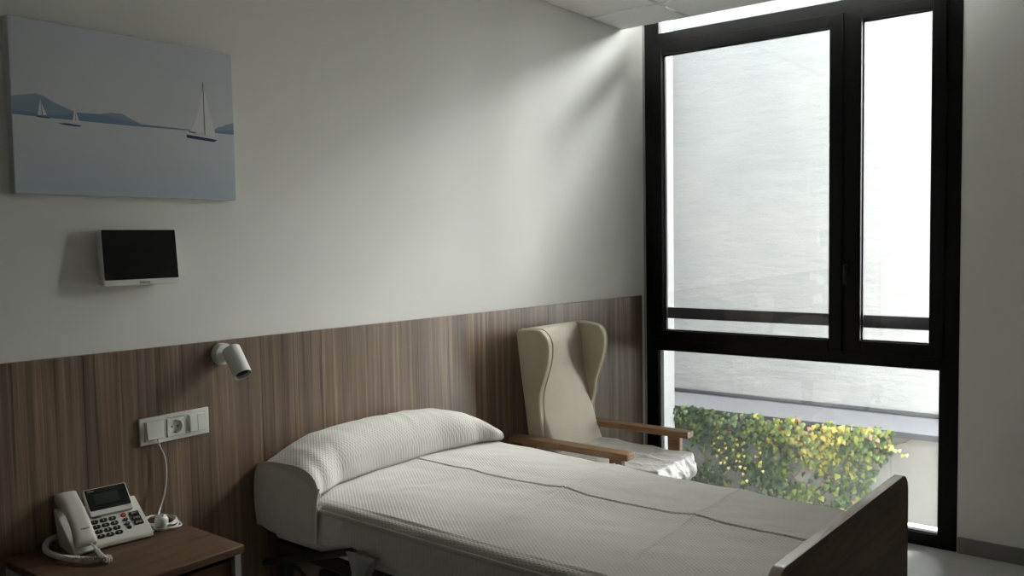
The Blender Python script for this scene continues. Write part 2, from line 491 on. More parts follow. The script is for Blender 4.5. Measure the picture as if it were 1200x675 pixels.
# ivy
ivy = thing('ivy', 'green and yellow ivy climbing the concrete garden wall outside the window', 'ivy', (1.5, -.1, -.5))
bm = BM()
def leaf(bm, p, nrm, down, s, mi):
    nrm = nrm.normalized(); down = (down - nrm * down.dot(nrm)).normalized(); side = nrm.cross(down)
    out = [(0, .0), (.30, -.12), (.52, .10), (.50, .38), (.30, .50), (.24, .72), (0, 1.0), (-.24, .72), (-.30, .50), (-.50, .38), (-.52, .10), (-.30, -.12)]
    c = bm.verts.new(p + down * s * .42 + nrm * s * .06)
    vs = [bm.verts.new(p + side * (u * s) + down * (v * s) - nrm * (abs(u) * s * .22 + (v ** 2) * s * .12)) for u, v in out]
    for i in range(len(vs)):
        f = bm.faces.new((c, vs[i], vs[(i + 1) % len(vs)])); f.material_index = mi; f.smooth = True
holes = [(.36, -.17, .085, .10), (.13, -.31, .07, .09), (-.36, -.19, .075, .085), (-.02, -.40, .05, .07), (-.58, -.33, .04, .06), (.50, -.12, .05, .08)]
def dens(y, z):
    rb = -1.0 if z > .08 else interp(z, [-.5, -.33, -.1, .02, .08], [-.78, -.83, -.90, -.97, -1.0])
    if y < rb + .02 * math.sin(z * 60): return 0
    for hy, hz, ry, rz in holes:
        if ((y - hy) / ry) ** 2 + ((z - hz) / rz) ** 2 < 1: return .07
    d = 1.0 if z > -.02 else .55
    if noise.noise(Vector((y * 7, z * 7, 3))) < -.12 and z < .02: d *= .25
    if z > .14: d *= .5 + .5 * (noise.noise(Vector((y * 5, 0, 9))) > -.1)
    return d
rnd = random.Random(5)
cnt = 0
while cnt < 2900:
    y = rnd.uniform(-1.02, .58); z = rnd.uniform(-.5, .2)
    if rnd.random() > dens(y, z): continue
    cnt += 1
    top = max(0, min(1, (z + .1) / .28))
    x = 1.545 - rnd.uniform(.004, .03 + .11 * top * (.5 + .5 * noise.noise(Vector((y * 4, z * 4, 0))) + .3))
    n = Vector((-1, rnd.uniform(-.6, .6), rnd.uniform(-.1, .9)))
    dn = Vector((rnd.uniform(-.3, .2), rnd.uniform(-.7, .7), -1))
    yel = math.exp(-((y + .55) / .38) ** 2) * (1 if z > -.15 else .55) + .3 * top + .25 * noise.noise(Vector((y * 6, z * 6, 7)))
    q = yel * 2.4 + rnd.gauss(.8, 1.0)
    mi = max(0, min(5, int(q)))
    if rnd.random() < .03 + .06 * (z > .1 and y < -.2): mi = 6
    s = rnd.uniform(.022, .046)
    if mi >= 5: s *= .75
    leaf(bm, Vector((x, y, z + .02)), n, dn, s, mi)
# dangling young tips with pale leaves
for (y0, z0, L) in [(.20, .06, .26), (.05, .02, .22), (.14, -.02, .2), (-.12, -.02, .18), (.0, -.05, .25), (-1.0, .12, .02)]:
    for k in range(6):
        t_ = k / 6
        leaf(bm, Vector((1.47 - .01 * k % 3, y0 + .012 * (-1) ** k + .02 * math.sin(k), z0 - L * t_)), Vector((-1, .2 * (-1) ** k, .5)), Vector((0, .3 * (-1) ** k, -1)), .021, 5 if k > 3 else 4)
for k in range(8):
    leaf(bm, Vector((1.50, -.93 - .022 * k, .13 - .012 * k + .02 * (k % 2))), Vector((-1, 0, .6)), Vector((0, .3 * (-1) ** k, -1)), .024, 5 if k % 2 else 4)
obj('foliage', bm, leafm, ivy)
for pts in ([(1.55, -.2, -.5), (1.55, -.28, -.3), (1.545, -.42, -.1), (1.54, -.5, .1)],
            [(1.55, -.46, -.42), (1.55, -.6, -.22), (1.545, -.72, -.05), (1.54, -.8, .1)],
            [(1.555, -.85, -.02), (1.555, -.98, .09), (1.555, -1.06, .13), (1.555, -1.13, .18)],
            [(1.55, -.05, -.5), (1.55, .08, -.28), (1.54, .1, -.05), (1.54, .0, .12)],
            [(1.55, .42, -.5), (1.55, .35, -.2), (1.54, .42, .0), (1.54, .3, .14)],
            [(1.55, -.30, -.5), (1.55, -.36, -.28), (1.55, -.28, -.12), (1.54, -.34, .1)],
            [(1.55, -.7, -.5), (1.55, -.78, -.25), (1.55, -.86, -.1), (1.54, -.8, .1)]):
    bm = BM(); pp = smoothpath(pts, 8)
    pp = [p + Vector((0, .008 * noise.noise(p * 20), 0)) for p in pp]
    add_tube(bm, pp, .0035, 6)
    obj('vine_stem', bm, M['stem'], ivy, smooth=True)

# ------------------------------------------------------------------ picture on the wall
pic = thing('canvas_print', 'canvas print of sailing boats on a pale blue bay above the wall tablet', 'picture', (-3.05, -.015, 1.64))
X0, X1, Z0, Z1, Yc = -3.387, -2.725, 1.643, 2.104, -.032
bm = BM(); add_box(bm, X0, X1, Yc, -.001, Z0, Z1)
obj('canvas', bm, M['canvas'], pic, bevel=.003)
bm = BM()
def poly(pts, mi, k):
    y = Yc - .0004 - .00012 * k
    f = bm.faces.new([bm.verts.new((x, y, z)) for x, z in pts]); f.material_index = mi
e = .0025
xl, xr, zb_, zt_ = X0 + e, X1 - e, Z0 + e, Z1 - e
poly([(xl, 1.845), (xr, 1.845), (xr, zt_), (xl, zt_)], 0, 0)
poly([(xl, zb_), (xr, zb_), (xr, 1.852), (-2.88, 1.851), (-3.075, 1.848), (-3.287, 1.848), (xl, 1.849)], 1, 1)
poly([(xl, 1.849), (-3.20, 1.849), (-3.19, 1.862), (-3.23, 1.873), (-3.28, 1.891), (-3.306, 1.905), (-3.323, 1.909), (-3.345, 1.905), (xl, 1.896)], 2, 2)
poly([(-3.17, 1.849), (-3.02, 1.850), (-3.048, 1.861), (-3.075, 1.872), (-3.093, 1.881), (-3.110, 1.8795), (-3.123, 1.880), (-3.16, 1.872)], 2, 3)
poly([(xl, 1.849), (-3.287, 1.848), (-3.075, 1.848), (-2.88, 1.851), (-2.88, 1.8545), (-3.036, 1.856), (-3.074, 1.860), (-3.12, 1.868), (-3.16, 1.872), (-3.218, 1.870), (-3.25, 1.860), (-3.286, 1.855), (xl, 1.860)], 3, 4)
poly([(-2.80, 1.8515), (xr, 1.852), (xr, 1.866), (-2.76, 1.862), (-2.80, 1.860)], 3, 5)
poly([(-2.80, 1.859), (-2.765, 1.861), (xr, 1.865), (xr, 1.890), (-2.743, 1.884), (-2.755, 1.882), (-2.768, 1.874), (-2.785, 1.870)], 2, 4)
poly([(-3.313, 1.898), (-3.322, 1.853), (-3.312, 1.853)], 4, 6); poly([(-3.3115, 1.886), (-3.309, 1.854), (-3.298, 1.854)], 4, 6)
poly([(-3.328, 1.850), (-3.288, 1.849), (-3.294, 1.8465), (-3.322, 1.847)], 5, 7)
poly([(-3.224, 1.888), (-3.233, 1.840), (-3.225, 1.840)], 4, 6); poly([(-3.2235, 1.878), (-3.223, 1.840), (-3.212, 1.840)], 4, 6)
poly([(-3.272, 1.836), (-3.250, 1.838), (-3.208, 1.835), (-3.214, 1.8315), (-3.255, 1.833)], 5, 7)
poly([(-2.832, 1.997), (-2.846, 1.925), (-2.876, 1.852), (-2.836, 1.848)], 4, 6)
poly([(-2.829, 1.985), (-2.812, 1.92), (-2.791, 1.838), (-2.830, 1.843)], 4, 6)
poly([(-2.893, 1.846), (-2.870, 1.843), (-2.800, 1.836), (-2.790, 1.832), (-2.80, 1.830), (-2.893, 1.838)], 4, 7)
poly([(-2.893, 1.839), (-2.788, 1.8305), (-2.799, 1.823), (-2.885, 1.828), (-2.893, 1.829)], 5, 8)
poly([(-2.885, 1.849), (-2.862, 1.847), (-2.862, 1.844), (-2.885, 1.846)], 5, 9)
poly([(-2.8325, 2.003), (-2.8305, 2.003), (-2.8295, 1.843), (-2.8315, 1.843)], 5, 9)
obj('print', bm, [M['p_sky'], M['p_sea'], M['p_hill'], M['p_dark'], M['p_sail'], M['p_hull']], pic)

# ------------------------------------------------------------------ wall tablet
tab = thing('wall_tablet', 'small black-screened tablet with a pale frame mounted on the wall', 'tablet', (-3.05, -.02, 1.38))
tx0, tx1, tz0, tz1 = -3.172, -2.942, 1.386, 1.549
TT = Matrix.Translation((-3.05, -.012, 1.54)) @ Matrix.Rotation(math.radians(-5), 4, 'X') @ Matrix.Translation((3.05, .012, -1.54))
bm = BM()
add_prism(bm, rrect(tx0, tx1, tz0, tz1, .007, 4), lambda u, v, d: TT @ Vector((u, d, v)), -.034, -.012)
obj('housing', bm, M['white_pl'], tab, bevel=.0015)
bm = BM(); add_prism(bm, rrect(tx0 + .0035, tx1 - .0035, tz0 + .0165, tz1 - .003, .003, 3), lambda u, v, d: TT @ Vector((u, d, v)), -.0352, -.033)
obj('screen', bm, M['glossblack'], tab)
bm = BM(); add_text(bm, 'neco', .0145, lambda x, y, z: TT @ Vector((-3.052 + x * 1.15, -.0345 - z, tz0 + .0078 + y)), 0)
obj('lettering', bm, M['darkprint'], tab)
obj('wall_mount', box(-3.12, -2.98, -.022, -.001, 1.43, 1.53), M['white_pl'], tab)

# ------------------------------------------------------------------ reading lamp
lamp = thing('reading_lamp', 'white cylindrical spotlight on the wood panelling above the bed head', 'wall lamp', (-2.773, -.014, 1.155))
bm = BM(); add_lathe(bm, [(0, 0), (.034, 0), (.035, .002), (.035, .020), (.032, .025), (0, .027)], (-2.792, -.014, 1.152), (0, -1, 0), 40)
obj('wall_rose', bm, M['lampwhite'], lamp, smooth=True)
bm = BM(); add_lathe(bm, [(0, 0), (.009, 0), (.009, .03), (0, .03)], (-2.790, -.038, 1.153), (.55, -.8, .0), 20)
obj('swivel', bm, M['lampwhite'], lamp, smooth=True)
H0 = Vector((-2.775, -.078, 1.165)); HD = Vector((.10, -.42, -.82)).normalized()
H0 = Vector((-2.782, -.062, 1.162)); HD = Vector((-.02, -.62, -.76)).normalized()
bm = BM(); add_lathe(bm, [(0, -.010), (.026, -.010), (.029, -.007), (.029, .090), (.0275, .0915), (.0245, .090), (.0235, .06), (0, .06)], H0, HD, 40)
obj('lamp_head', bm, M['lampwhite'], lamp, smooth=True)
bm = BM(); add_lathe(bm, [(0, .0805), (.0238, .0805), (.0234, .0605), (0, .0605)], H0, HD, 32)
obj('lens_ring', bm, M['black_pl'], lamp, smooth=True)

# ------------------------------------------------------------------ socket plate
plate = thing('socket_plate', 'white three-gang wall plate with socket and switches above the nightstand', 'socket', (-2.96, -.014, .95))
ox0, ox1, oz0, oz1 = -3.074, -2.847, .908, .990
def W(u, v, d): return Vector((u, -.014 - d, v))
bm = BM()
gx = [ox0] + [v for c in (-3.031, -2.9605, -2.890) for v in (c - .0287, c + .0287)] + [ox1]; gz = [oz0, .9203, .9777, oz1]
gv = {(i, j): bm.verts.new(W(gx[i], gz[j], 0)) for i in range(8) for j in range(4)}
fs = [bm.faces.new((gv[i, j], gv[i + 1, j], gv[i + 1, j + 1], gv[i, j + 1])) for i in range(7) for j in range(3) if not (j == 1 and i in (1, 3, 5))]
ex = bmesh.ops.extrude_face_region(bm, geom=fs)
for v in ex['geom']:
    if isinstance(v, bmesh.types.BMVert): v.co.y -= .008
obj('frame', bm, M['white_pl'], plate, bevel=.002)
def module(cx, d=.0105): 
    bm = BM(); add_prism(bm, rrect(cx - .0285, cx + .0285, .9205, .9775, .003, 3), W, .004, d)
    return bm
obj('cable_outlet', module(-3.031, .0115), M['white_pl'], plate, bevel=.0012)
bm = BM(); add_prism(bm, rrect(-3.031 - .025, -3.031 + .025, .925, .977, .002, 2), lambda u, v, d: W(u, v, d * (1 + (.977 - v) * 9)), .008, .0145)
cov = obj('cover', bm, M['white_pl'], plate, bevel=.001)
# schuko socket: frame with round recess
cx, cz = -2.9605, .949
bm = BM()
n = 40
sq = []
for k in range(n):
    a = 2 * PI * k / n; c_, s_ = math.cos(a), math.sin(a); m_ = max(abs(c_), abs(s_))
    sq.append((cx + c_ / m_ * .0275, cz + s_ / m_ * .0275))
ring = lambda r, d: [bm.verts.new(W(cx + r * math.cos(2 * PI * k / n), cz + r * math.sin(2 * PI * k / n), d)) for k in range(n)]
L0 = [bm.verts.new(W(u, v, .001)) for u, v in sq]; L1 = [bm.verts.new(W(u, v, .0115)) for u, v in sq]
L2 = ring(.0205, .0115); L3 = ring(.0198, .0012)
for A, B in ((L0, L1), (L1, L2), (L2, L3)):
    for k in range(n): bm.faces.new((A[k], A[(k + 1) % n], B[(k + 1) % n], B[k]))
bm.faces.new(L3)
so = obj('socket', bm, M['white_pl'], plate)
bm = BM()
for dx, dz, r in ((-.0095, 0, .0026), (.0095, 0, .0026)):
    add_lathe(bm, [(0, .0012), (r, .0012), (r, 0)], (cx + dx, -.0156, cz + dz), (0, -1, 0), 14)
obj('pin_holes', bm, M['black_pl'], so)
for s_ in (-1, 1): obj('earth_clip', box(cx - .003, cx + .003, -.0235, -.0165, cz + s_ * .0192 - .0015, cz + s_ * .0192 + .0015), M['darkmetal'], so)
obj('switch_base', module(-2.890, .0095), M['white_pl'], plate, bevel=.001)
for a, b in ((-2.9155, -2.8906), (-2.8894, -2.8645)):
    bm = BM(); add_prism(bm, rrect(a, b, .924, .975, .0015, 2), lambda u, v, d: W(u, v, d * (1 + (.975 - v) * 6)), .008, .0135)
    obj('rocker', bm, M['white_pl'], plate, bevel=.0008)

# ------------------------------------------------------------------ nightstand
NT_ = .69
ns = thing('nightstand', 'wooden bedside cabinet with grey side panels against the panelled wall', 'nightstand', (-3.23, -.23, 0))
nx0, nx1, ny0, ny1 = -3.455, -3.022, -.452, -.018
obj('top', box(nx0, nx1, ny0, ny1, NT_ - .022, NT_), M['oak'], ns, bevel=.003)
for x0, x1 in ((nx0 + .004, nx0 + .022), (nx1 - .024, nx1 - .006)):
    obj('side_panel', box(x0, x1, ny0 + .012, ny1, .06, NT_ - .022), M['greymetal'], ns, bevel=.001)
obj('back_panel', box(nx0 + .022, nx1 - .024, ny1 - .012, ny1, .08, NT_ - .022), M['oak'], ns)
obj('bottom_shelf', box(nx0 + .022, nx1 - .024, ny0 + .03, ny1 - .012, .08, .10), M['oak'], ns)
d = obj('drawer', box(nx0 + .025, nx1 - .027, ny0 + .022, ny0 + .04, .50, .650), M['oak'], ns, bevel=.002)
bm = BM(); add_tube(bm, smoothpath([(-3.30, ny0 + .022, .58), (-3.30, ny0 - .003, .58), (-3.17, ny0 - .003, .58), (-3.17, ny0 + .022, .58)], 6), .005, 8)
obj('handle', bm, M['darkmetal'], d, smooth=True)
d = obj('door', box(nx0 + .025, nx1 - .027, ny0 + .022, ny0 + .04, .105, .494), M['oak'], ns, bevel=.002)
bm = BM(); add_tube(bm, smoothpath([(-3.09, ny0 + .022, .46), (-3.09, ny0 - .003, .46), (-3.09, ny0 - .003, .34), (-3.09, ny0 + .022, .34)], 6), .005, 8)
obj('handle', bm, M['darkmetal'], d, smooth=True)
for x in (nx0 + .04, nx1 - .04):
    for y in (ny0 + .05, ny1 - .04):
        bm = BM(); add_lathe(bm, [(.0, 0), (.022, 0), (.025, .004), (.025, .045), (.02, .05), (0, .05)], (x - .011, y, .025), (1, 0, 0), 20)
        for v in bm.verts: v.co.x = x + (v.co.x - x) * .6
        add_box(bm, x - .014, x + .014, y - .012, y + .012, .048, .0605)
        obj('caster', bm, M['rubber'], ns, smooth=True)

# ------------------------------------------------------------------ telephone
ph = thing('desk_telephone', 'off-white big-button telephone with black display on the nightstand', 'telephone', (-3.22, -.15, NT_))
F0 = Vector((-3.138, -.186, NT_ + .019)); EX = Vector((.99, -.127, 0)).normalized(); EY = Vector((-EX.y, EX.x, 0)); EZ = Vector((0, 0, 1))
TH = math.radians(30)
U = EY * math.cos(TH) + EZ * math.sin(TH); N = EZ * math.cos(TH) - EY * math.sin(TH)
def PF(a, b, h): return F0 + EX * a + U * b + N * h
# wedge body
prof = [(-.002, -.022), (.0, .0)]
bm = BM()
def PW(a, q, z): return Vector((F0.x, F0.y, 0)) + EX * a + EY * q + EZ * z
zf = F0.z
bodyp = [(0.004, NT_ + .001), (-.003, NT_ + .006), (-.003, zf - .004), (.0, zf), (.145 * math.cos(TH), zf + .145 * math.sin(TH)), (.150 * math.cos(TH), zf + .143 * math.sin(TH)), (.118, NT_ + .05), (.112, NT_ + .001)]
add_prism(bm, bodyp, lambda u, v, d: PW(d, u, v), -.148, .003)
body = obj('body', bm, M['phone_pl'], ph, bevel=.004, segs=3)
# cradle under the handset
bm = BM()
cr = [(.0, NT_ + .001), (-.012, NT_ + .008), (-.012, zf - .006), (.0, zf - .002), (.165 * math.cos(TH), zf - .004 + .165 * math.sin(TH)), (.172 * math.cos(TH), zf - .01 + .165 * math.sin(TH)), (.125, NT_ + .03), (.112, NT_ + .001)]
add_prism(bm, cr, lambda u, v, d: PW(d, u, v), -.205, -.147)
obj('cradle', bm, M['phone_pl'], ph, bevel=.011, segs=4)
# display head, tilted up
T2 = math.radians(45)
U2 = EY * math.cos(T2) + EZ * math.sin(T2); N2 = EZ * math.cos(T2) - EY * math.sin(T2)
HB = PF(0, .092, .005)
def PD(a, b, h): return HB + EX * a + U2 * b + N2 * h
bm = BM(); add_prism(bm, rrect(-.133, -.018, .0, .087, .006, 4), PD, -.014, .004)
dh = obj('display_head', bm, M['phone_pl'], ph, bevel=.002)
bm = BM(); add_prism(bm, rrect(-.130, -.021, .016, .084, .004, 3), PD, .003, .0048)
add_text(bm, 'neco', .006, lambda x, y, z: PD(-.115 + x * 1.5, .078 + y, .0049 + z))
sc = obj('display', bm, [M['glossblack'], M['legend']], ph)
bm = BM(); add_prism(bm, rrect(-.112, -.046, .032, .066, .002, 2), PD, .0047, .0052)
obj('lcd', bm, M['lcd'], sc)
# keys
def key(name, a0, a1, b0, b1, r, mat, txt=None, ts=.008, lm='legend', h=.003):
    bm = BM(); add_prism(bm, rrect(a0, a1, b0, b1, r, 4), PF, -.001, h)
    if txt: add_text(bm, txt, ts, lambda x, y, z: PF((a0 + a1) / 2 + x, (b0 + b1) / 2 + y, h + .0003 + z))
    return obj(name, bm, [M[mat], M[lm]], ph)
rows = ['123', '456', '789', '*0#']
for r_ in range(4):
    for c_ in range(3):
        a = -.128 + c_ * .0235; b = .0765 - r_ * .0185
        key('number_key', a - .0095, a + .0095, b - .0063, b + .0063, .005, 'black_pl', rows[r_][c_], .0095)
key('red_key', -.0575, -.0435, .0725, .0865, .0068, 'red_pl', '-', .016)
for i, s in enumerate(('\u2190', 'R', '')):
    b = .0610 - i * .0155
    key('round_key', -.0565, -.0445, b - .006, b + .006, .0058, 'black_pl', 'R' if s == 'R' else ('+' if i == 0 else None), .007)
for i in range(3):
    b = .0760 - i * .0178
    key('memory_key', -.034, -.010, b - .0075, b + .0075, .001, 'black_pl', '(M%d)' % (i + 1), .0088)
key('indicator_bar', -.128, -.104, .0905, .0945, .0018, 'black_pl', h=.001)
key('indicator_bar', -.050, -.024, .0925, .0965, .0018, 'green_pl', h=.001)
# handset: arched bar with two cups
bm = BM()
NS = 22
ringsT = []
for i in range(NS + 1):
    t_ = i / NS
    b = -.012 + t_ * .196
    arch = math.sin(PI * t_)
    htop = .030 + .018 * arch ** .8 + .006 * t_
    cup = max(math.exp(-((t_ - .12) / .13) ** 2), math.exp(-((t_ - .88) / .13) ** 2))
    hbot = .019 + .006 * arch - .017 * cup
    w = .0235 + .0045 * abs(2 * t_ - 1) ** 2
    if i == 0 or i == NS: w *= .88; htop -= .006; hbot += .003
    ca = -.176
    sec = []
    hm = (htop + hbot) / 2; hh = (htop - hbot) / 2
    for k in range(20):
        a_ = 2 * PI * k / 20; c_, s_ = math.cos(a_), math.sin(a_)
        p_ = 4.5
        rr = (abs(c_) ** p_ + abs(s_) ** p_) ** (-1 / p_)
        sec.append(bm.verts.new(PF(ca + w * c_ * rr, b, hm + hh * s_ * rr)))
    ringsT.append(sec)
for i in range(NS):
    for k in range(20): bm.faces.new((ringsT[i][k], ringsT[i][(k + 1) % 20], ringsT[i + 1][(k + 1) % 20], ringsT[i + 1][k]))
bm.faces.new(ringsT[0]); bm.faces.new(ringsT[-1][::-1])
add_text(bm, 'neco', .009, lambda x, y, z: PF(-.172 + x * 1.3, .026 + y, .0424 + (.026 + y - .02) * .12 + z))
hs = obj('handset', bm, [M['phone_pl'], M['darkprint']], ph, smooth=True, angle=55)
# coiled cord
path2 = smoothpath([PF(-.166, -.012, .022), Vector((-3.318, -.262, NT_ + .020)), Vector((-3.308, -.282, NT_ + .008)), Vector((-3.300, -.262, NT_ + .010)), Vector((-3.325, -.250, NT_ + .010)), Vector((-3.345, -.228, NT_ + .011)),
                   Vector((-3.372, -.165, NT_ + .011)), Vector((-3.378, -.095, NT_ + .012)), Vector((-3.355, -.035, NT_ + .014)), Vector((-3.33, -.02, NT_ + .02)), Vector((-3.30, -.05, NT_ + .03))], 12)
# resample and coil
L = [0]
for a, b in zip(path2[:-1], path2[1:]): L.append(L[-1] + (b - a).length)
tot = L[-1]
coil = []
N_ = int(tot / .0054) * 9
upv = Vector((0, 0, 1))
for i in range(N_ + 1):
    s = tot * i / N_
    j = max(0, min(len(L) - 2, next((q for q in range(len(L) - 1) if L[q + 1] >= s), len(L) - 2)))
    u_ = (s - L[j]) / max(1e-9, L[j + 1] - L[j]); p = path2[j].lerp(path2[j + 1], u_)
    tg = (path2[j + 1] - path2[j]).normalized(); a_ = upv - tg * upv.dot(tg)
    a_ = a_.normalized() if a_.length > 1e-3 else tg.orthogonal().normalized()
    b_ = tg.cross(a_)
    rad = .0062 * min(1, max(0, (s - .035) / .015))
    ph_ = 2 * PI * i / 9
    coil.append(p + (a_ * math.cos(ph_) + b_ * math.sin(ph_)) * rad)
bm = BM(); add_tube(bm, coil, .0020, 5)
obj('coiled_cord', bm, M['cord'], ph, smooth=True)

# call cable: from plate down to nightstand, coiled with a pear switch
cc = thing('call_cable', 'white cable hanging from the wall plate, looped beside the telephone', 'cable', (-3.03, -.1, NT_))
pts = [(-3.024, -.030, .921), (-3.018, -.030, .90), (-3.005, -.032, .86), (-3.004, -.034, .81), (-3.014, -.038, .76), (-3.036, -.045, .712)]
loops = []
for k in range(64):
    a = k / 64 * 2 * PI * 4 + 2.6
    r = 1.04 + .03 * math.sin(k * .45) - .11 * (k / 16)
    loops.append((-3.066 + .050 * r * math.cos(-a) + .004 * math.sin(k * 1.1), -.105 + .078 * r * math.sin(-a) , NT_ + .004 + .0035 * (k // 16) + .002 * math.sin(k)))
bm = BM(); add_tube(bm, smoothpath(pts + loops, 5), .0028, 8)
obj('cable', bm, M['cord'], cc, smooth=True)
bm = BM()
add_lathe(bm, [(0, -.021), (.008, -.021), (.014, -.017), (.0185, -.008), (.019, .004), (.016, .013), (.011, .018), (.007, .019), (.0065, .016), (0, .016)], (-3.092, -.155, NT_ + .026), (-.15, -.25, .9), 28)
obj('call_button', bm, M['white_pl'], cc, smooth=True)

# ------------------------------------------------------------------ bed
def xn(y): return -2.668 - .02 * (-y / 1.7)
def xf(y): return -1.705 - .108 * max(0, (-y - .3) / 1.4)
bed = thing('hospital_bed', 'adjustable bed with dark wooden footboard standing head to the panelled wall', 'bed', (-2.2, -.9, 0))
# footboard, turned slightly with the bed
ang = math.atan2(.035, -.95) - PI
FB = Matrix.Translation((-2.178, -1.785, 0)) @ Matrix.Rotation(math.radians(-2.2), 4, 'Z')
fbp = rrect(-.478, .478, .34, .80, .055, 8, (1, 1, 0, 0))
bm = BM(); add_prism(bm, fbp, lambda u, v, d: FB @ Vector((u, d, v)), -.014, .013)
# upper edge faces get a lighter colour, the highlight painted in
bm.normal_update()
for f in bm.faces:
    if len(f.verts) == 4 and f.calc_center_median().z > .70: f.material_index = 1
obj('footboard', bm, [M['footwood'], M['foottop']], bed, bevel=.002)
obj('headboard', box(-2.63, -1.75, -.028, -.016, .30, .56), M['footwood'], bed, bevel=.002)
def bx_(v): return v
bm = BM()
add_box(bm, -2.63, -2.60, -1.745, -.05, .46, .50)
add_box(bm, -1.80, -1.77, -1.745, -.05, .46, .50)
for y in (-.08, -.62, -1.15, -1.70): add_box(bm, -2.60, -1.80, y - .02, y + .02, .462, .498)
obj('frame', bm, M['darkmetal'], bed, bevel=.004)
obj('mattress', box(-2.64, -1.835, -1.745, -.035, .505, .655), M['white_pl'], bed, bevel=.03)
bm = BM(); add_tube(bm, [(-2.655, -.02, .425), (-2.655, -.12, .456), (-2.655, -.50, .572)], .012, 12)
obj('lifting_bar', bm, M['darkmetal'], bed, smooth=True)
for (x, y) in ((-2.60, -.06), (-1.80, -.06), (-2.63, -1.755), (-1.76, -1.765)):
    lg = obj('leg', box(x - .02, x + .02, y - .018, y + .018, .10, .46), M['darkmetal'], bed, bevel=.004)
    bm = BM(); add_lathe(bm, [(0, 0), (.045, 0), (.05, .006), (.05, .024), (.045, .03), (0, .03)], (x - .015, y, .05), (1, 0, 0), 28)
    add_box(bm, x - .022, x + .022, y - .02, y + .02, .085, .104)
    obj('caster', bm, M['rubber'], lg, smooth=True)
bm = BM(); add_box(bm, -2.55, -2.30, -.30, -.16, .28, .40); add_tube(bm, [(-2.42, -.30, .34), (-2.42, -1.0, .46)], .02, 14)
obj('lift_motor', bm, M['dark_pl'], bed, bevel=.012, segs=3)
bm = BM()
for z in (.36, .42):
    add_tube(bm, smoothpath([(-2.655, -.50, z), (-2.655, -.54, z + .006), (-2.655, -1.0, z + .006), (-2.655, -1.6, z + .006), (-2.655, -1.66, z)], 5), .010, 10)
for y in (-.52, -1.06, -1.62): add_box(bm, -2.662, -2.634, y - .012, y + .012, .35, .475)
obj('side_rail', bm, M['darkmetal'], bed, smooth=True)
bm = BM(); add_tube(bm, smoothpath([(-2.60, -.08, .45), (-2.585, -.11, .40), (-2.58, -.20, .36), (-2.57, -.30, .375), (-2.56, -.36, .44)], 8), .006, 8)
obj('motor_cable', bm, M['dark_pl'], bed, smooth=True)

# bedspread: one draped sheet, with fold creases and drop on both sides
spread = thing('bedspread', 'cream woven bedspread with ironed fold creases over the whole mattress', 'bedspread', (-2.2, -.9, .6))
R_ = .030
YH, YFt = -.06, -1.752
def ztop(v, y):
    zc = .706 + .004 * math.sin(y * 2)
    z = zc - .012 * abs(2 * v - 1) ** 4
    return z
ys_ = [YH - (YH - YFt) * i / 430 for i in range(431)]
prof = []
nd, nr, nt = 26, 14, 250
bm = BM(); rows_ = []
def ridge(d_, w, h): return h * math.exp(-(d_ / w) ** 2)
for y in ys_:
    a, b = xn(y), xf(y); row = []
    L_ = -y
    zb = .560 + .006 * math.sin(y * 11) + .004 * math.sin(y * 29 + 1)
    if y < -.40 and y > -.60: zb += .022 * math.sin((-.40 - y) / .2 * PI)
    pts = []
    zedge = ztop(0, y) - R_
    for i in range(nd):
        t_ = i / nd
        z = zb + (zedge - zb) * t_
        fold = .004 * math.sin(y * 14 + 2 * t_) * (1 - t_) + .006 * noise.noise(Vector((y * 6, t_ * 1.5, 0))) * (1 - t_ * .6)
        pts.append((a + .004 - .010 * (1 - t_) - fold, z))
    for i in range(nr):
        t_ = i / nr * PI / 2
        pts.append((a + R_ * 1.25 * (1 - math.cos(t_)), zedge + R_ * math.sin(t_)))
    for i in range(nt + 1):
        t_ = i / nt; x = a + R_ * 1.25 + (b - a - 2.5 * R_) * t_
        v = (x - a) / (b - a); z = ztop(v, y)
        # ironed creases: one lengthwise, three crosswise
        xc = -2.140 - .024 * L_
        z += (ridge(x - xc, .0034, .0034) - ridge(x - xc + .008, .004, .0016)) * (1 if y < -.22 else 0) + .004 * max(0, 1 - abs(x - xc) / .09)
        for (yc, sl) in ((-.915, .105), (-1.372, .03), (-.52, .06)):
            dd = y - (yc + (x + 2.17) * sl)
            s_ = (.35 if yc == -.52 else 1) * max(0, min(1, (x - a - .05) / .16))
            z += (-ridge(dd, .0030, .0036) + ridge(dd - .007, .004, .0026)) * s_ + .0080 * s_ * max(0, 1 - abs(dd) / .08)
        # faint wrinkles
        z += .0035 * noise.noise(Vector((x * 5, y * 4, 1))) + .0018 * noise.noise(Vector((x * 16 + y * 5, y * 9, 4)))
        w_ = math.exp(-((x + 2.42) / .12) ** 2 - ((y + .45) / .13) ** 2)
        z += .006 * w_ * noise.noise(Vector((x * 10 + y * 22, y * 12 - x * 6, 2)))
        pts.append((x, z))
    for i in range(nr - 1, -1, -1):
        t_ = i / nr * PI / 2
        pts.append((b - R_ * 1.25 * (1 - math.cos(t_)), zedge + R_ * math.sin(t_)))
    for i in range(8):
        t_ = (i + 1) / 8; pts.append((b + .002 + .008 * t_, zedge - .16 * t_))
    rows_.append([bm.verts.new((px, y, pz)) for px, pz in pts])
for i in range(len(rows_) - 1):
    for k in range(len(rows_[0]) - 1):
        bm.faces.new((rows_[i][k], rows_[i][k + 1], rows_[i + 1][k + 1], rows_[i + 1][k]))
sheet = obj('sheet', bm, M['spread'], spread, smooth=True, angle=180)
sm = sheet.modifiers.new('thick', 'SOLIDIFY'); sm.thickness = .003; sm.offset = -1
def zseam(y): return ztop(0, y) - R_ + .010
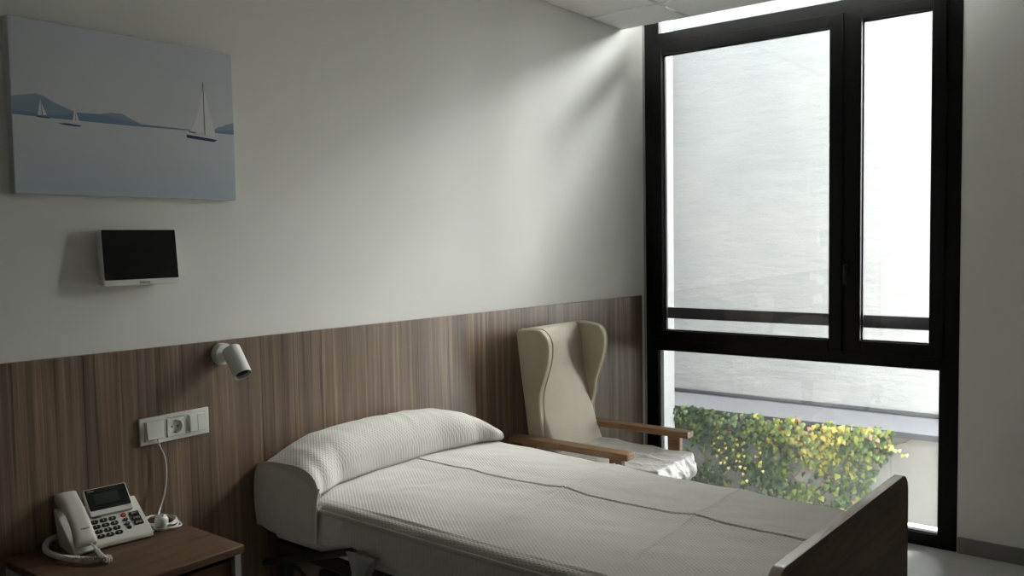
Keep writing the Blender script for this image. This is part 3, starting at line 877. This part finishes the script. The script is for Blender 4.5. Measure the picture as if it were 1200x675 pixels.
bm = BM(); add_tube(bm, [(xn(y) + .0005, y, zseam(y)) for y in [-.33 - .02 * i for i in range(72)] if y > -1.75], .0024, 8)
obj('edge_seam', bm, M['piping'], spread, smooth=True)

# pillow wrapped in the same cloth, its near end draping over the mattress side
pil = thing('pillow', 'plump full-width pillow wrapped in cream woven cloth at the bed head', 'pillow', (-2.2, -.15, .69))
bm = BM()
NX, NP = 120, 48
PX0, PX1 = -2.672, -1.728
secs = []
for i in range(NX + 1):
    s = i / NX; x = PX0 + (PX1 - PX0) * s
    yf = interp(x, [-2.676, -2.62, -2.51, -2.33, -2.05, -1.85, -1.75, -1.70], [-.330, -.300, -.262, -.252, -.252, -.280, -.315, -.325], True)
    zr = interp(x, [-2.676, -2.60, -2.50, -2.40, -2.24, -2.05, -1.92, -1.83, -1.77, -1.72, -1.70], [.790, .822, .848, .854, .858, .852, .840, .815, .780, .745, .735], False)
    zr += .0
    yb = interp(x, [-2.676, -1.95, -1.75, -1.70], [-.018, -.018, -.06, -.15], True)
    z0 = interp(x, [-2.68, -2.60, -2.45], [.680, .684, .688])
    h = max(.010, zr - z0); lo = min(.034, h * .4)
    yr = yf + (yb - yf) * .55
    sec = []
    for k in range(NP):
        # closed section: bottom front -> over the front bulge -> top -> back -> bottom
        a = 2 * PI * k / NP
        c_, s_ = math.cos(a), math.sin(a)
        ww = (yb - yf) / 2
        yy = (yb + yf) / 2 - ww * (abs(c_) ** .75) * (1 if c_ > 0 else -1)
        if s_ >= 0:
            zz = z0 + lo + (h - lo) * s_ ** (.80)
            if c_ < 0: zz = z0 + lo + (h - lo) * s_ ** (interp(x, [-2.68, -2.48], [.80, .46]))
        else: zz = z0 + lo + lo * s_
        p = Vector((x, yy, zz))
        nn = .004 * noise.noise(Vector((x * 7, yy * 9, 5))) + .0025 * noise.noise(Vector((x * 22, yy * 8, 8)))
        # soft crease across the pillow
        xcr = -2.115 - .10 * max(0, (-yy - .06))
        if s_ > 0: nn += .003 * math.exp(-((x - xcr) / .004) ** 2)
        if s_ > 0 and x > -1.80: nn += .003 * noise.noise(Vector((x * 30, yy * 12, 3)))
        p.z += nn * max(0, s_)
        sec.append(bm.verts.new(p))
    secs.append(sec)
for i in range(NX):
    for k in range(NP): bm.faces.new((secs[i][k], secs[i][(k + 1) % NP], secs[i + 1][(k + 1) % NP], secs[i + 1][k]))
bm.faces.new(secs[0][::-1]); bm.faces.new(secs[-1])
obj('pillow_body', bm, M['spread'], pil, smooth=True, angle=60)
# side flap of the cover: follows the pillow end, hangs over the mattress side
bm = BM()
ny, nz = 40, 24
g = []
for i in range(ny + 1):
    t_ = i / ny; y = -.012 - .318 * t_
    zt = interp(t_, [0, .2, .4, .6, .8, .93, 1.0], [.768, .784, .787, .781, .762, .738, .716])
    zb = interp(t_, [0, .3, .6, 1], [.566, .552, .545, .558], True)
    col = []
    for k in range(nz + 1):
        q = k / nz; z = zb + (zt - zb) * q
        xo = -2.674 - .010 * math.sin(q * PI) + .012 * max(0, q - .85) / .15 - .004 * noise.noise(Vector((y * 8, z * 5, 1)))
        col.append(bm.verts.new((xo, y, z)))
    g.append(col)
for i in range(ny):
    for k in range(nz): bm.faces.new((g[i][k], g[i + 1][k], g[i + 1][k + 1], g[i][k + 1]))
fl = obj('side_flap', bm, M['spread'], pil, smooth=True)
sm = fl.modifiers.new('thick', 'SOLIDIFY'); sm.thickness = .006; sm.offset = 0
bm = BM()
add_tube(bm, smoothpath([(-2.668, -.331, .735), (-2.680, -.333, .70), (-2.686, -.333, .65), (-2.687, -.331, .60), (-2.683, -.329, .556)], 6), .003, 8)
obj('cover_piping', bm, M['piping'], pil, smooth=True)

# cloth end hanging below the bedspread
cl = thing('hanging_cloth', 'crumpled grey cloth end hanging below the bedspread near the bed head', 'cloth', (-2.70, -.57, .40))
bm = BM()
rings = []
for i in range(20):
    t_ = i / 19; z = .590 - .19 * t_
    y0 = -.575 + .022 * math.sin(t_ * 3); w = .058 - .040 * min(1, t_ * 2.2) ** .7 + .014 * t_
    rg = []
    for k in range(36):
        a = 2 * PI * k / 36
        r = 1 + .28 * math.sin(a * 5 + t_ * 2) + .12 * math.sin(a * 9 - t_ * 5)
        rg.append(bm.verts.new((-2.708 + .014 * r * math.cos(a), y0 + w * r * math.sin(a), z + .006 * math.sin(3 * a))))
    rings.append(rg)
for i in range(19):
    for k in range(36): bm.faces.new((rings[i][k], rings[i][(k + 1) % 36], rings[i + 1][(k + 1) % 36], rings[i + 1][k]))
bm.faces.new(rings[0]); bm.faces.new(rings[-1][::-1])
obj('cloth', bm, M['greymetal'], cl, smooth=True, angle=180)

# ------------------------------------------------------------------ armchair
ch = thing('wing_armchair', 'beige wing-back armchair with wooden arms standing in the corner by the window', 'armchair', (-1.11, -.4, 0))
cx0, cx1 = -1.322, -.900
def yface(z): return interp(z, [.40, .545, .71, .9, 1.08, 1.11], [-.335, -.275, -.207, -.160, -.145, -.14])
def yrear(z): return interp(z, [.30, .62, 1.09, 1.11], [-.175, -.140, -.072, -.07])
def woff(z): return .026 * max(0, min(1, (z - .60) / .25))
# backrest pad: slightly crowned slab
bm = BM()
zs = [.36 + .735 * i / 28 for i in range(29)]
secs = []
for i, z in enumerate(zs):
    sec = []
    yf_, yr_ = yface(z), yrear(z)
    xa, xb = cx0 + .002, cx1 - .002
    if z > .74: xa += .03 * min(1, (z - .74) / .1)
    xb += woff(z)
    if i >= 26:
        k_ = (i - 25) / 3; yf_ += .028 * k_ ** 2 * .9; yr_ -= .012 * k_ ** 2; 
    m = 24
    for k in range(m + 1):
        u = k / m
        ed = min(u, 1 - u) * (xb - xa)
        rd = .022
        cut = 0 if ed > rd else (rd - math.sqrt(max(0, rd * rd - (rd - ed) ** 2)))
        sec.append(bm.verts.new((xa + (xb - xa) * u, yf_ - .012 * math.sin(PI * u) + (cut if z < .76 else 0), z)))
    for k in range(m, -1, -1):
        u = k / m
        sec.append(bm.verts.new((xa + (xb - xa) * u, yr_, z)))
    secs.append(sec)
n = len(secs[0])
for i in range(len(secs) - 1):
    for k in range(n): bm.faces.new((secs[i][k], secs[i][(k + 1) % n], secs[i + 1][(k + 1) % n], secs[i + 1][k]))
bm.faces.new(secs[0]); bm.faces.new(secs[-1][::-1])
back = obj('backrest', bm, M['vinyl'], ch, smooth=True, angle=70)
# wings
def wing(x0, x1, dz, dy, flare):
    front = smoothpath([(yface(.66) + .012, .66), (yface(.70) + .002, .70), (-.215 + dy, .76), (-.220 + dy, .82), (-.240 + dy, .88), (-.262 + dy, .95), (-.270 + dy, 1.01), (-.262 + dy, 1.055), (-.235 + dy, 1.083 + dz), (-.19, 1.094 + dz), (-.13, 1.097), (-.085, 1.095)], 5)
    front = [(p[0], p[1]) for p in [(q.x, q.y) for q in [Vector((a_.x, a_.y, 0)) for a_ in front]]]
    outline = front + [(yrear(1.05), 1.08), (yrear(.9), .9), (yrear(.7), .7), (yrear(.5), .5), (yrear(.36), .36), (yface(.36) + .05, .36), (yface(.5) + .03, .5), (yface(.6) + .02, .6)]
    bm = BM()
    def fn(u, v, d):
        x = d + flare * woff(v)
        return Vector((x, u, v))
    add_prism(bm, outline, fn, x0, x1)
    return bm, front, fn
w1, fr1, fn1 = wing(cx0 - .006, cx0 + .036, .004, .012, 0)
w2, fr2, fn2 = wing(cx1 - .024, cx1 + .010, .0, -.008, 1)
for bm_, fr_, fn_, xo in ((w1, fr1, fn1, cx0 + .030), (w2, fr2, fn2, cx1 + .003)):
    w_ = obj('wing', bm_, M['vinyl'], ch, bevel=.013, segs=5)
    bm = BM(); add_tube(bm, [fn_(u - .0, v, xo) + Vector((0, 0, 0)) for u, v in fr_], .0035, 8)
    obj('piping', bm, M['vinyl_pipe'], w_, smooth=True)
# seat cushion under crinkled clear-white plastic
bm = BM()
sx0, sx1, sy0, sy1 = -1.316, -.890, -.785, -.22
bmesh.ops.create_cube(bm, size=1)
bmesh.ops.subdivide_edges(bm, edges=bm.edges[:], cuts=34, use_grid_fill=True)
for v in bm.verts:
    c_ = v.co.copy()
    p_ = 7
    m_ = (abs(2 * c_.x) ** p_ + abs(2 * c_.y) ** p_ + abs(2 * c_.z) ** 3.0) ** (1 / p_) if False else 1
    X, Y, Z = c_.x * 2, c_.y * 2, c_.z * 2
    # superellipsoid mapping
    l_ = (abs(X) ** 6 + abs(Y) ** 6 + abs(Z) ** 2.6 * .9) ** (1 / 6)
    if l_ > 1: X, Y = X / l_, Y / l_
    zc, hz = .480, .054
    edge = max(abs(X), abs(Y))
    Z2 = Z * (1 - .35 * max(0, (edge - .80) / .2) ** 2)
    q = Vector((sx0 + (X + 1) / 2 * (sx1 - sx0), sy0 + (Y + 1) / 2 * (sy1 - sy0), zc + hz * Z2 + .02 * (Y + 1) / 2))
    fr = max(0, (-Y - .35) / .65)
    # folds of the film: sharp low creases, gathered and radiating around the front edge
    w1 = 1 - abs(noise.noise(Vector((q.x * 9 + q.y * 3, q.y * 5 - q.x * 4, q.z * 8))))
    an = math.atan2(q.z - .47, -(q.y + .62))
    w2 = 1 - abs(noise.noise(Vector((q.x * 26 + an * 1.5, an * 2.2, 3))))
    d_ = Vector((X, Y, Z)).normalized()
    q += d_ * (.010 * w1 ** 6 + (.009 * w2 ** 4) * fr - .004)
    v.co = q
seat = obj('seat_cushion', bm, M['plastic'], ch, smooth=True, angle=180)
sb = seat.modifiers.new('sub', 'SUBSURF'); sb.levels = 1; sb.render_levels = 1
# wooden frame
obj('seat_rail', box(-1.36, -1.325, -.66, -.14, .385, .435), M['chairwood'], ch, bevel=.004)
obj('seat_rail', box(-.885, -.85, -.66, -.14, .385, .435), M['chairwood'], ch, bevel=.004)
obj('cross_rail', box(-1.325, -.885, -.65, -.62, .36, .405), M['chairwood'], ch, bevel=.004)
obj('cross_rail', box(-1.325, -.885, -.175, -.145, .30, .355), M['chairwood'], ch, bevel=.004)
for (a, b, y0, y1) in ((-1.392, -1.326, -.688, -.075), (-.905, -.839, -.715, -.105)):
    bm = BM()
    add_prism(bm, rrect(a, b, y0, y1, .006, 3), lambda u, v, d: Vector((u, v, d + .006 * (v - y1) / (y0 - y1) * 0)), .592, .620)
    obj('armrest', bm, M['chairwood'], ch, bevel=.004, segs=3)
for (x, y0, y1) in ((-1.360, -.652, -.592), (-.870, -.668, -.605), (-1.360, -.20, -.14), (-.870, -.215, -.155)):
    bm = BM()
    add_box(bm, x - .016, x + .016, y0, y1, 0, .592)
    for v in bm.verts:
        if v.co.z < .1: v.co.y += (.012 if v.co.y < (y0 + y1) / 2 else -.012)
    obj('leg', bm, M['chairwood'], ch, bevel=.004)

# ------------------------------------------------------------------ light: overcast sky over the light well
SUN, SUN_P, SUN_K, SKY = (.48, -.36, .80), 6.0, 135.0, 9.0
w = bpy.data.worlds.new('World'); C.world = w; w.use_nodes = True
bg = w.node_tree.nodes['Background']; bg.inputs[0].default_value = (.99, 1.0, .995, 1); 
# thin overcast: the veiled sun makes the cloud brightest low over the open end of the courtyard
wt = w.node_tree; N_w = wt.nodes.new
wtc = N_w('ShaderNodeTexCoord'); nv = N_w('ShaderNodeVectorMath'); nv.operation = 'NORMALIZE'; wt.links.new(wtc.outputs['Generated'], nv.inputs[0])
dt = N_w('ShaderNodeVectorMath'); dt.operation = 'DOT_PRODUCT'; wt.links.new(nv.outputs[0], dt.inputs[0]); dt.inputs[1].default_value = Vector(SUN).normalized()
mx = N_w('ShaderNodeMath'); mx.operation = 'MAXIMUM'; wt.links.new(dt.outputs['Value'], mx.inputs[0]); mx.inputs[1].default_value = 0
pw = N_w('ShaderNodeMath'); pw.operation = 'POWER'; wt.links.new(mx.outputs[0], pw.inputs[0]); pw.inputs[1].default_value = SUN_P
ma = N_w('ShaderNodeMath'); ma.operation = 'MULTIPLY_ADD'; wt.links.new(pw.outputs[0], ma.inputs[0]); ma.inputs[1].default_value = SUN_K; ma.inputs[2].default_value = SKY
wt.links.new(ma.outputs[0], bg.inputs[1])
# portals: let the renderer find the daylight in the window openings (they give off nothing themselves)
for nm, yc, sy, zc, sz in (('window_daylight_portal', -.83, 1.55, 1.79, 3.5),):
    pl = bpy.data.lights.new(nm, 'AREA'); pl.shape = 'RECTANGLE'; pl.size = sy; pl.size_y = sz
    pl.cycles.is_portal = True
    po = bpy.data.objects.new(nm, pl); COL.objects.link(po)
    po.matrix_world = Matrix.Translation((.12, yc, zc)) @ Matrix(((0, 0, 1), (1, 0, 0), (0, 1, 0))).to_4x4()

# ------------------------------------------------------------------ camera
cam = bpy.data.cameras.new('Camera'); co = bpy.data.objects.new('Camera', cam); COL.objects.link(co)
Rr = ((0.6148437099077548, 0.05535186248521886, -0.7867041271699837),
      (-0.7884628109248992, 0.021469587195666162, -0.614707615549095),
      (-0.017134998549023887, 0.9982360583274204, 0.05684332572659556))
m = Matrix(Rr).to_4x4(); m.translation = (-4.332397801699412, -2.4083309388287235, 1.5)
co.matrix_world = m
cam.sensor_width = 36; cam.sensor_fit = 'HORIZONTAL'; cam.lens = 987.7885654 / 1200 * 36
cam.clip_start = .02
C.camera = co
C.view_settings.view_transform = 'Standard'; C.view_settings.look = 'None'
C.view_settings.exposure = .16; C.view_settings.gamma = 1
C.view_settings.use_curve_mapping = False
